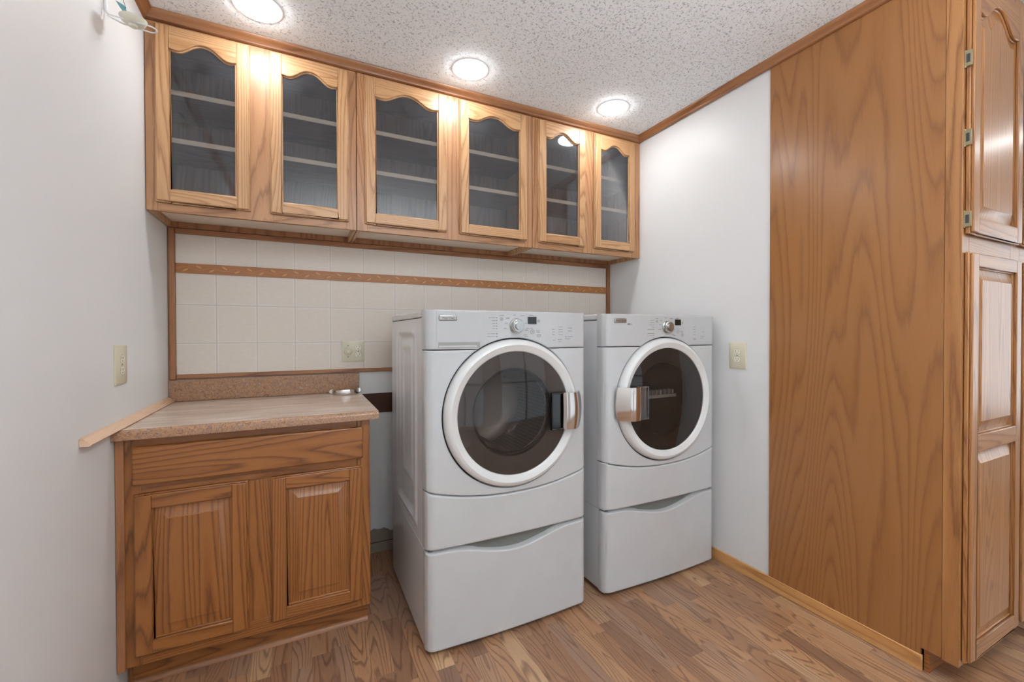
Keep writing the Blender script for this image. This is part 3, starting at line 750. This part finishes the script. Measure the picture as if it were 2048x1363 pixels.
Z_SPLIT, Z_TOP, Z_CTRL, CZ, RR = .403, 1.323, 1.168, .907, .302
def smile(x, c, hw): return .580+.050*(abs(x-c)/hw)**2.2
def machine(c, hw, handle_side, label, plabel, washer):
    yback = 2.26; L, Rr = c-hw, c+hw
    nm = 'washing_machine' if washer else 'clothes_dryer'
    t = thing(nm, label, 'washing machine' if washer else 'dryer', (c, 1.95, Z_SPLIT))
    # ---- cabinet sides
    def emb(y, z):
        if not washer: return 0
        def rr(y0, y1, z0, z1, w):
            d = min(y-y0, y1-y, z-z0, z1-z); return max(0, min(1, d/w+.5))
        h = .007*(rr(1.735, 2.135, .455, 1.245, .016)-rr(1.755, 2.115, .475, 1.225, .016))
        h += -.008*(rr(1.80, 2.075, .47, 1.235, .02))+.007*rr(1.835, 2.04, .60, 1.19, .03)-.008*rr(1.865, 2.01, .64, 1.16, .03)
        return h
    ny, nz = 70, 90; m = MB(); v = []; zt = Z_TOP-.032
    ys = lerp(YS+.001, yback, ny); zs = lerp(Z_SPLIT+.001, zt, nz)
    for z in zs:
        for y in ys: v.append((L+.002-emb(y, z), y, z))
    F = [(j*(ny+1)+i, (j+1)*(ny+1)+i, (j+1)*(ny+1)+i+1, j*(ny+1)+i+1) for j in range(nz) for i in range(ny)]
    m.add(v, F, 'white_side', 'z', True)
    # right side, back and bottom
    m.add([(Rr-.002, YS+.001, Z_SPLIT+.001), (Rr-.002, yback, Z_SPLIT+.001), (Rr-.002, yback, zt), (Rr-.002, YS+.001, zt)], [(0, 1, 2, 3)], 'white_side')
    m.add([(Rr-.002, yback, Z_SPLIT+.001), (L+.002, yback, Z_SPLIT+.001), (L+.002, yback, zt), (Rr-.002, yback, zt)], [(0, 1, 2, 3)], 'white_side')
    m.add([(L+.002, YS+.001, Z_SPLIT+.001), (L+.002, yback, Z_SPLIT+.001), (Rr-.002, yback, Z_SPLIT+.001), (Rr-.002, YS+.001, Z_SPLIT+.001)], [(0, 1, 2, 3)], 'white_side')
    m.build('side_panels', t)
    # ---- lid
    m = MB(); m.box(L+.0005, Rr-.0005, YS+.001, yback, zt+.0015, Z_TOP-.001, 'white', 'x'); m.build('top_panel', t, bevel=.008, seg=3)
    # ---- front panels
    CR = RR+.004
    xa = math.sqrt(CR*CR-(Z_CTRL-CZ)**2)
    # main panel with the door notch
    def arc(a0, a1, n, r=CR): return [(c+r*math.cos(a0+(a1-a0)*i/n), CZ+r*math.sin(a0+(a1-a0)*i/n)) for i in range(n+1)]
    th = math.atan2(Z_CTRL-.0015-CZ, xa)
    poly = [(x, smile(x, c, hw)+.003) for x in xs_dense(c, hw, L+.0005, Rr-.0005)]
    poly += [(x, Z_CTRL-.0015) for x in xs_dense(c, hw, Rr-.0005, c+xa)][0:-1]
    poly += arc(th, th-(PI+2*th)-0*PI, 90) if False else [(c+CR*math.cos(th-(PI+2*th)*i/100), CZ+CR*math.sin(th-(PI+2*th)*i/100)) for i in range(101)]
    poly += [(x, Z_CTRL-.0015) for x in xs_dense(c, hw, c-xa, L+.0005)][1:]
    m = MB(); curved_panel(m, poly, c, hw, 'white'); m.build('front_panel', t)
    # control panel (fascia) with arc cut
    th2 = math.atan2(Z_CTRL+.0015-CZ, xa)
    tail = [(x, Z_TOP-.001) for x in xs_dense(c, hw, Rr-.0005, L+.0005)]
    p2 = [(x, Z_CTRL+.0015) for x in xs_dense(c, hw, L+.0005, c-xa)][:-1]
    p2 += [(c+CR*math.cos(PI-th2-(PI-2*th2)*i/60), CZ+CR*math.sin(PI-th2-(PI-2*th2)*i/60)) for i in range(61)]
    p2 += [(x, Z_CTRL+.0015) for x in xs_dense(c, hw, c+xa, Rr-.0005)][1:]
    m = MB(); curved_panel(m, p2+tail, c, hw, 'fascia'); fas = m.build('control_panel', t)
    # lower panel
    p3 = [(x, Z_SPLIT+.004) for x in xs_dense(c, hw, L+.0005, Rr-.0005)]+[(x, smile(x, c, hw)-.001) for x in xs_dense(c, hw, Rr-.0005, L+.0005)]
    m = MB(); curved_panel(m, p3, c, hw, 'white', rim=.007); m.build('lower_panel', t)
    # dark well behind the door ring
    m = MB(); m.lathe([(CR+.001, YF+.012), (CR+.001, YF+.040), (.262, YF+.040)], c, CZ, 'gap', 96); m.build('door_well', t)
    # ---- door
    d = MB()
    d.lathe([(RR-.006, YF+.034), (RR-.001, YF+.020), (RR-.001, YF+.004), (RR-.004, YF-.008), (RR-.010, YF-.017), (RR-.016, YF-.0215), (RR-.022, YF-.0235), (.278, YF-.0245), (.256, YF-.0155), (.2525, YF-.0135), (.2505, YF-.010), (.2505, YF+.030)], c, CZ, 'ring', 120)
    door = d.build('door', t)
    g = MB(); prof = [(.2502, YF-.010)]
    for i in range(1, 13):
        r = .2502*(1-i/12); prof.append((r, YF-.010-.018*(1-(r/.2502)**2)))
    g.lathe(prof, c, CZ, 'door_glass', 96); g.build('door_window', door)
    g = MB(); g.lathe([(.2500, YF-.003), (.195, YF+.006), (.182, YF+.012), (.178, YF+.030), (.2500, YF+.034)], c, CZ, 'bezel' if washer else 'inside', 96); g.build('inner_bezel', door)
    if washer:
        g = MB(); g.lathe([(.180, YF+.010), (.172, YF+.05), (.158, YF+.10), (.140, YF+.135), (.10, YF+.155), (.05, YF+.162), (0.001, YF+.164)], c, CZ, 'bowl', 72); g.build('glass_bowl', door)
        g = MB(); g.lathe([(.200, YF+.045), (.245, YF+.06), (.250, YF+.09), (.250, YF+.46)], c, CZ, 'perf', 96); g.lathe([(.250, YF+.46), (.20, YF+.50), (.001, YF+.51)], c, CZ, 'drum', 96); g.lathe([(.176, YF+.034), (.170, YF+.030), (.166, YF+.036), (.170, YF+.042), (.176, YF+.040)], c, CZ, 'chrome', 72)  # the chrome ring is added for bright glints in the drum
        dr = g.build('drum', t)
        for k in range(3):
            g = MB(); a = 2*PI*k/3+.55; R1 = Vector((math.cos(a), 0, math.sin(a))); T1 = Vector((-math.sin(a), 0, math.cos(a))); C0 = Vector((c, 0, CZ)); v = []
            for y in (YF+.10, YF+.45):
                for r, w_ in ((.249, -.035), (.185, -.010), (.180, 0), (.185, .010), (.249, .035)): v.append(tuple(C0+R1*r+T1*w_+Vector((0, y, 0))))
            g.add(v, [(j, j+1, j+6, j+5) for j in range(4)]+[(4, 3, 2, 1, 0), (5, 6, 7, 8, 9)], 'drum', 'y'); g.build('drum_baffle', dr)
    else:
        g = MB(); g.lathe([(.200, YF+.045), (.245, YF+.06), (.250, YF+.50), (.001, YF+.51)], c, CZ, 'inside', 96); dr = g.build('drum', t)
        g = MB(); g.box(c-.13, c+.13, YF+.055, YF+.10, CZ-.005, CZ+.012, 'white', 'x')
        for i in range(9): g.box(c-.12+i*.028, c-.112+i*.028, YF+.056, YF+.095, CZ+.0125, CZ+.035, 'white', 'x')
        g.build('lint_grille', dr, bevel=.002, label='white grille inside the drum')
    # ---- handle: chrome plate wrapping onto the ring, cup beside it
    s = handle_side
    def X(o): return c+s*o
    g = MB(); zt_, zb_ = CZ+.074, CZ-.080; sec = [(.207, -.045), (.216, -.058), (.245, -.066), (.272, -.061), (.279, -.054), (.300, -.036), (.322, -.012), (.320, -.002), (.296, -.020), (.270, -.040), (.220, -.040)]
    v = []; zz = lerp(zb_, zt_, 12)
    for z in zz:
        q = (z-(zb_+zt_)/2)/((zt_-zb_)/2); bulge = 1-.10*q*q
        for o_, y_ in sec: v.append((X(.207+(o_-.207)*bulge), YF+y_*(1-.06*q*q), z))
    k = len(sec); F = [(j*k+i, j*k+(i+1) % k, (j+1)*k+(i+1) % k, (j+1)*k+i) for j in range(12) for i in range(k)]+[list(range(k)), [12*k+i for i in range(k)][::-1]]
    g.add(v, F, 'chrome', 'z', True); g.build('handle', door, recalc=True)
    g = MB(); x0, x1 = sorted((X(.152), X(.213)))
    cm = 'black' if washer else 'clear'
    g.box(x0, x1, YF-.0315, YF-.0265, zb_, zt_, cm)
    g.box(x0, x0+.004 if s > 0 else x0+.004, YF-.045, YF-.0320, zb_, zt_, cm)
    g.box(x0, x1, YF-.045, YF-.0320, zb_, zb_+.005, cm); g.box(x0, x1, YF-.045, YF-.0320, zt_-.005, zt_, cm)
    if s < 0: g.box(x1-.004, x1, YF-.045, YF-.0320, zb_+.0052, zt_-.0052, cm)
    g.build('handle_cup', door, bevel=.0025)
    # ---- things on the control panel
    def yy(x): return FY(x, c, hw)
    kx, kz = c+.007, 1.262
    g = MB(); g.lathe([(.031, .0), (.031, -.004), (.0285, -.006), (.027, -.006), (.026, -.020), (.0235, -.0235), (.017, -.0235), (.0165, -.030), (0.001, -.031)], kx, kz, 'silver', 40, cy=yy(kx))
    kn = g.build('cycle_knob', fas)
    g = MB(); g.box(c+.060, c+.101, yy(c)-.0015, yy(c)+.001, 1.270, 1.300, 'black'); g.build('display', fas, bevel=.0007)
    # badge
    bx0, bx1 = c-.318, c-.245
    g = MB(); g.box(bx0, bx1, yy(bx0+.02)-.0055, yy(bx0+.02)+.004, 1.279, 1.302, 'silver', 'x'); bd = g.build('badge', fas, bevel=.0045, seg=3)
    def text(s_, x, z, size, mat, par, y, nm_='lettering'):
        cu = bpy.data.curves.new(nm_, 'FONT'); cu.body = s_; cu.size = size; cu.extrude = .0002
        tmp = bpy.data.objects.new('tmp', cu); COL.objects.link(tmp)
        dg = bpy.context.evaluated_depsgraph_get(); me = bpy.data.meshes.new_from_object(tmp.evaluated_get(dg))
        bpy.data.objects.remove(tmp); me.materials.clear(); me.materials.append(M[mat])
        me.transform(Matrix.Rotation(PI/2, 4, 'X'))
        o = bpy.data.objects.new(nm_, me); COL.objects.link(o); o.parent = par; o.location = Vector((x, y, z))-WP[par.name]
        WP[o.name] = Vector((x, y, z)); return o
    text('MAYTAG', bx0+.013, 1.2855, .0125, 'greyp', bd, yy(bx0+.02)-.0059)
    text('EPIC z', bx1+.004, 1.270, .011, 'inkd', fas, yy(bx1+.01)-.0008)
    # indicator marks and tiny print blocks
    g = MB()
    def mark(dx, z, w_, h_, mt='ink'):
        x = c+dx; g.box(x, x+w_, yy(x+w_/2)-.0007, yy(x+w_/2)+.0005, z, z+h_, mt)
    for i, z in enumerate((1.292, 1.281, 1.270, 1.259, 1.248)):
        mark(-.082, z, .0028, .0028, 'inkd'); wl = (.030, .014, .016, .012, .014)[i] if washer else (.014, .016, .026, .010, .034)[i]
        mark(-.086-wl, z+.0006, wl, .0016)
    for z in (1.228, 1.217): mark(-.082, z, .0036, .0036, 'inkd'); mark(-.086-.036, z+.001, .036, .0014)
    for dx, z, w_ in ((-.068, 1.302, .018), (-.040, 1.292, .016), (-.046, 1.272, .013), (-.050, 1.249, .016), (-.008, 1.305, .012), (.026, 1.303, .018), (.046, 1.272, .010), (.052, 1.250, .014), (.046, 1.243, .014), (.040, 1.224, .016), (.044, 1.218, .018), (.068, 1.305, .018), (.072, 1.251, .013), (.100, 1.240, .018), (.104, 1.234, .014)):
        mark(dx, z, w_, .0020)
    rows = ((.180, 1.247), (.180, 1.236), (.180, 1.225), (.214, 1.258), (.214, 1.247), (.214, 1.236), (.214, 1.225)) if washer else ((.196, 1.262), (.196, 1.249), (.196, 1.236), (.196, 1.223))
    for dx, z in rows: mark(dx, z, .0022, .0022, 'inkd'); mark(dx+.004, z+.0004, .016 if dx > .2 else .009, .0014)
    for dx, z, w_ in (((.262, 1.253, .022), (.262, 1.240, .022), (.246, 1.215, .012), (.262, 1.2155, .026), (.246, 1.206, .028), (.184, 1.201, .012), (.208, 1.204, .022), (.212, 1.194, .014)) if washer else ((.262, 1.238, .016), (.248, 1.215, .034), (.248, 1.205, .024), (.190, 1.203, .026), (.194, 1.197, .018))):
        mark(dx, z, w_, .0018)
    tag(g.build('print_marks', fas), kind='stuff')
    for dx, z, r_ in ((.082, 1.2385, .0088), (.113, 1.222, .0082), (-.060, 1.289, .0065), (.112, 1.283, .006)):
        g = MB(); g.lathe([(r_, -.0002), (r_, -.001), (r_-.0012, -.001), (r_-.0012, -.0002)], c+dx, z, 'ink', 28, cy=yy(c+dx)); g.lathe([(r_-.0014, -.0006), (.0006, -.0006)], c+dx, z, 'fascia', 20, cy=yy(c+dx))
        g.box(c+dx-.0012, c+dx+.0012, yy(c+dx)-.0012, yy(c+dx)-.0004, z-.003, z+.003, 'ink'); g.build('push_button', fas)
    if washer:
        # detergent drawer: seam and finger slot
        g = MB(); x0, x1 = L+.040, c-.147
        poly = [(x0, Z_CTRL+.030), (x1, Z_CTRL+.030), (x1, Z_TOP-.006), (x0, Z_TOP-.006)]
        P = sub(poly[0], poly[1], 8)+sub(poly[1], poly[2], 4)+sub(poly[2], poly[3], 8)+sub(poly[3], poly[0], 4)
        curved_panel(g, P, c, hw, 'fascia', rim=.0008, yback=YF+.02, dy=-.0013); dr_ = g.build('detergent_drawer', t)
        xa_, xb_ = L+.048, c-.153; z0, z1 = Z_CTRL+.009, Z_CTRL+.0285
        def rect(x0, x1, za, zb): return sub((x0, za), (x1, za), 16)+sub((x1, za), (x1, zb), 2)+sub((x1, zb), (x0, zb), 16)+sub((x0, zb), (x0, za), 2)
        g = MB(); curved_panel(g, rect(xa_, xb_, z0, z1), c, hw, 'slot', rim=.0006, yback=YF+.02, dy=-.0026)  # grey face paints the shade of a recessed slot
        curved_panel(g, rect(xa_, xb_-.014, z0+.001, z0+.008), c, hw, 'white', rim=.0006, yback=YF+.02, dy=-.0036)
        g.build('finger_slot', dr_)
    # ---- pedestal
    p = thing('laundry_pedestal', plabel, 'pedestal', (c, 1.95, 0), None)
    zf = .020; zt2 = Z_SPLIT-.0015; m = MB()
    for x0, x1 in ((L+.002, L+.012), (Rr-.012, Rr-.002)): m.box(x0, x1, YS-.006, yback, zf+.002, zt2, 'white_side')
    m.box(L+.012, Rr-.012, yback-.008, yback, zf, zt2, 'white_side'); m.box(L+.012, Rr-.012, YS+.03, yback-.008, zt2-.01, zt2, 'white_side'); m.box(L+.012, Rr-.012, YS+.02, yback-.008, zf+.002, zf+.01, 'white_side')
    m.build('body', p, bevel=.002)
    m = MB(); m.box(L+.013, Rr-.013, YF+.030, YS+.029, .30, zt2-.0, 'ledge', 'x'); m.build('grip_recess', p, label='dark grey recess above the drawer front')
    def dip(x):
        q = abs(x-c)/hw; e = 1-min(1, q/.78); s_ = e*e*(3-2*e); return Z_SPLIT-.007-.046*s_
    P = [(x, zf) for x in xs_dense(c, hw, L+.0005, Rr-.0005)]+[(x, dip(x)) for x in xs_dense(c, hw, Rr-.0005, L+.0005)]
    m = MB(); curved_panel(m, P, c, hw, 'white', rim=.007, yback=YS-.009); m.build('drawer_front', p)
    # white shoulders of the grip at both ends
    for s_ in (-1, 1):
        m = MB(); v = []; N_ = 14
        for i in range(N_+1):
            x = c+s_*(hw*.42+(hw*.50)*i/N_); f_ = i/N_
            v += [(x, FY(x, c, hw)+.004, dip(x)-.004), (x, YF+.0298, dip(x)+(Z_SPLIT-.004-dip(x))*min(1, f_*1.6))]
        m.add(v, [((2*i, 2*i+2, 2*i+3, 2*i+1) if s_ > 0 else (2*i, 2*i+1, 2*i+3, 2*i+2)) for i in range(N_)], 'white', 'z', True); m.build('grip_shoulder', p)
    for sx in (-1, 1):
        for y in (YS+.06, yback-.06):
            m = MB(); m.lathez([(0.001, 0), (.02, 0), (.02, .010), (.008, .012), (.008, .0215)], c+sx*(hw-.05), y, 'black', 16); m.build('foot', p)
    return t
HW = .3665
machine(.7815, HW, 1, 'white front-load washing machine with chrome door handle on the right, next to the countertop', 'white drawer pedestal under the washing machine, nearest the oak base cabinet', True)
machine(1.6175, HW, -1, 'white front-load dryer with chrome door handle on the left, beside the right wall', 'white drawer pedestal under the dryer, beside the right wall baseboard', False)
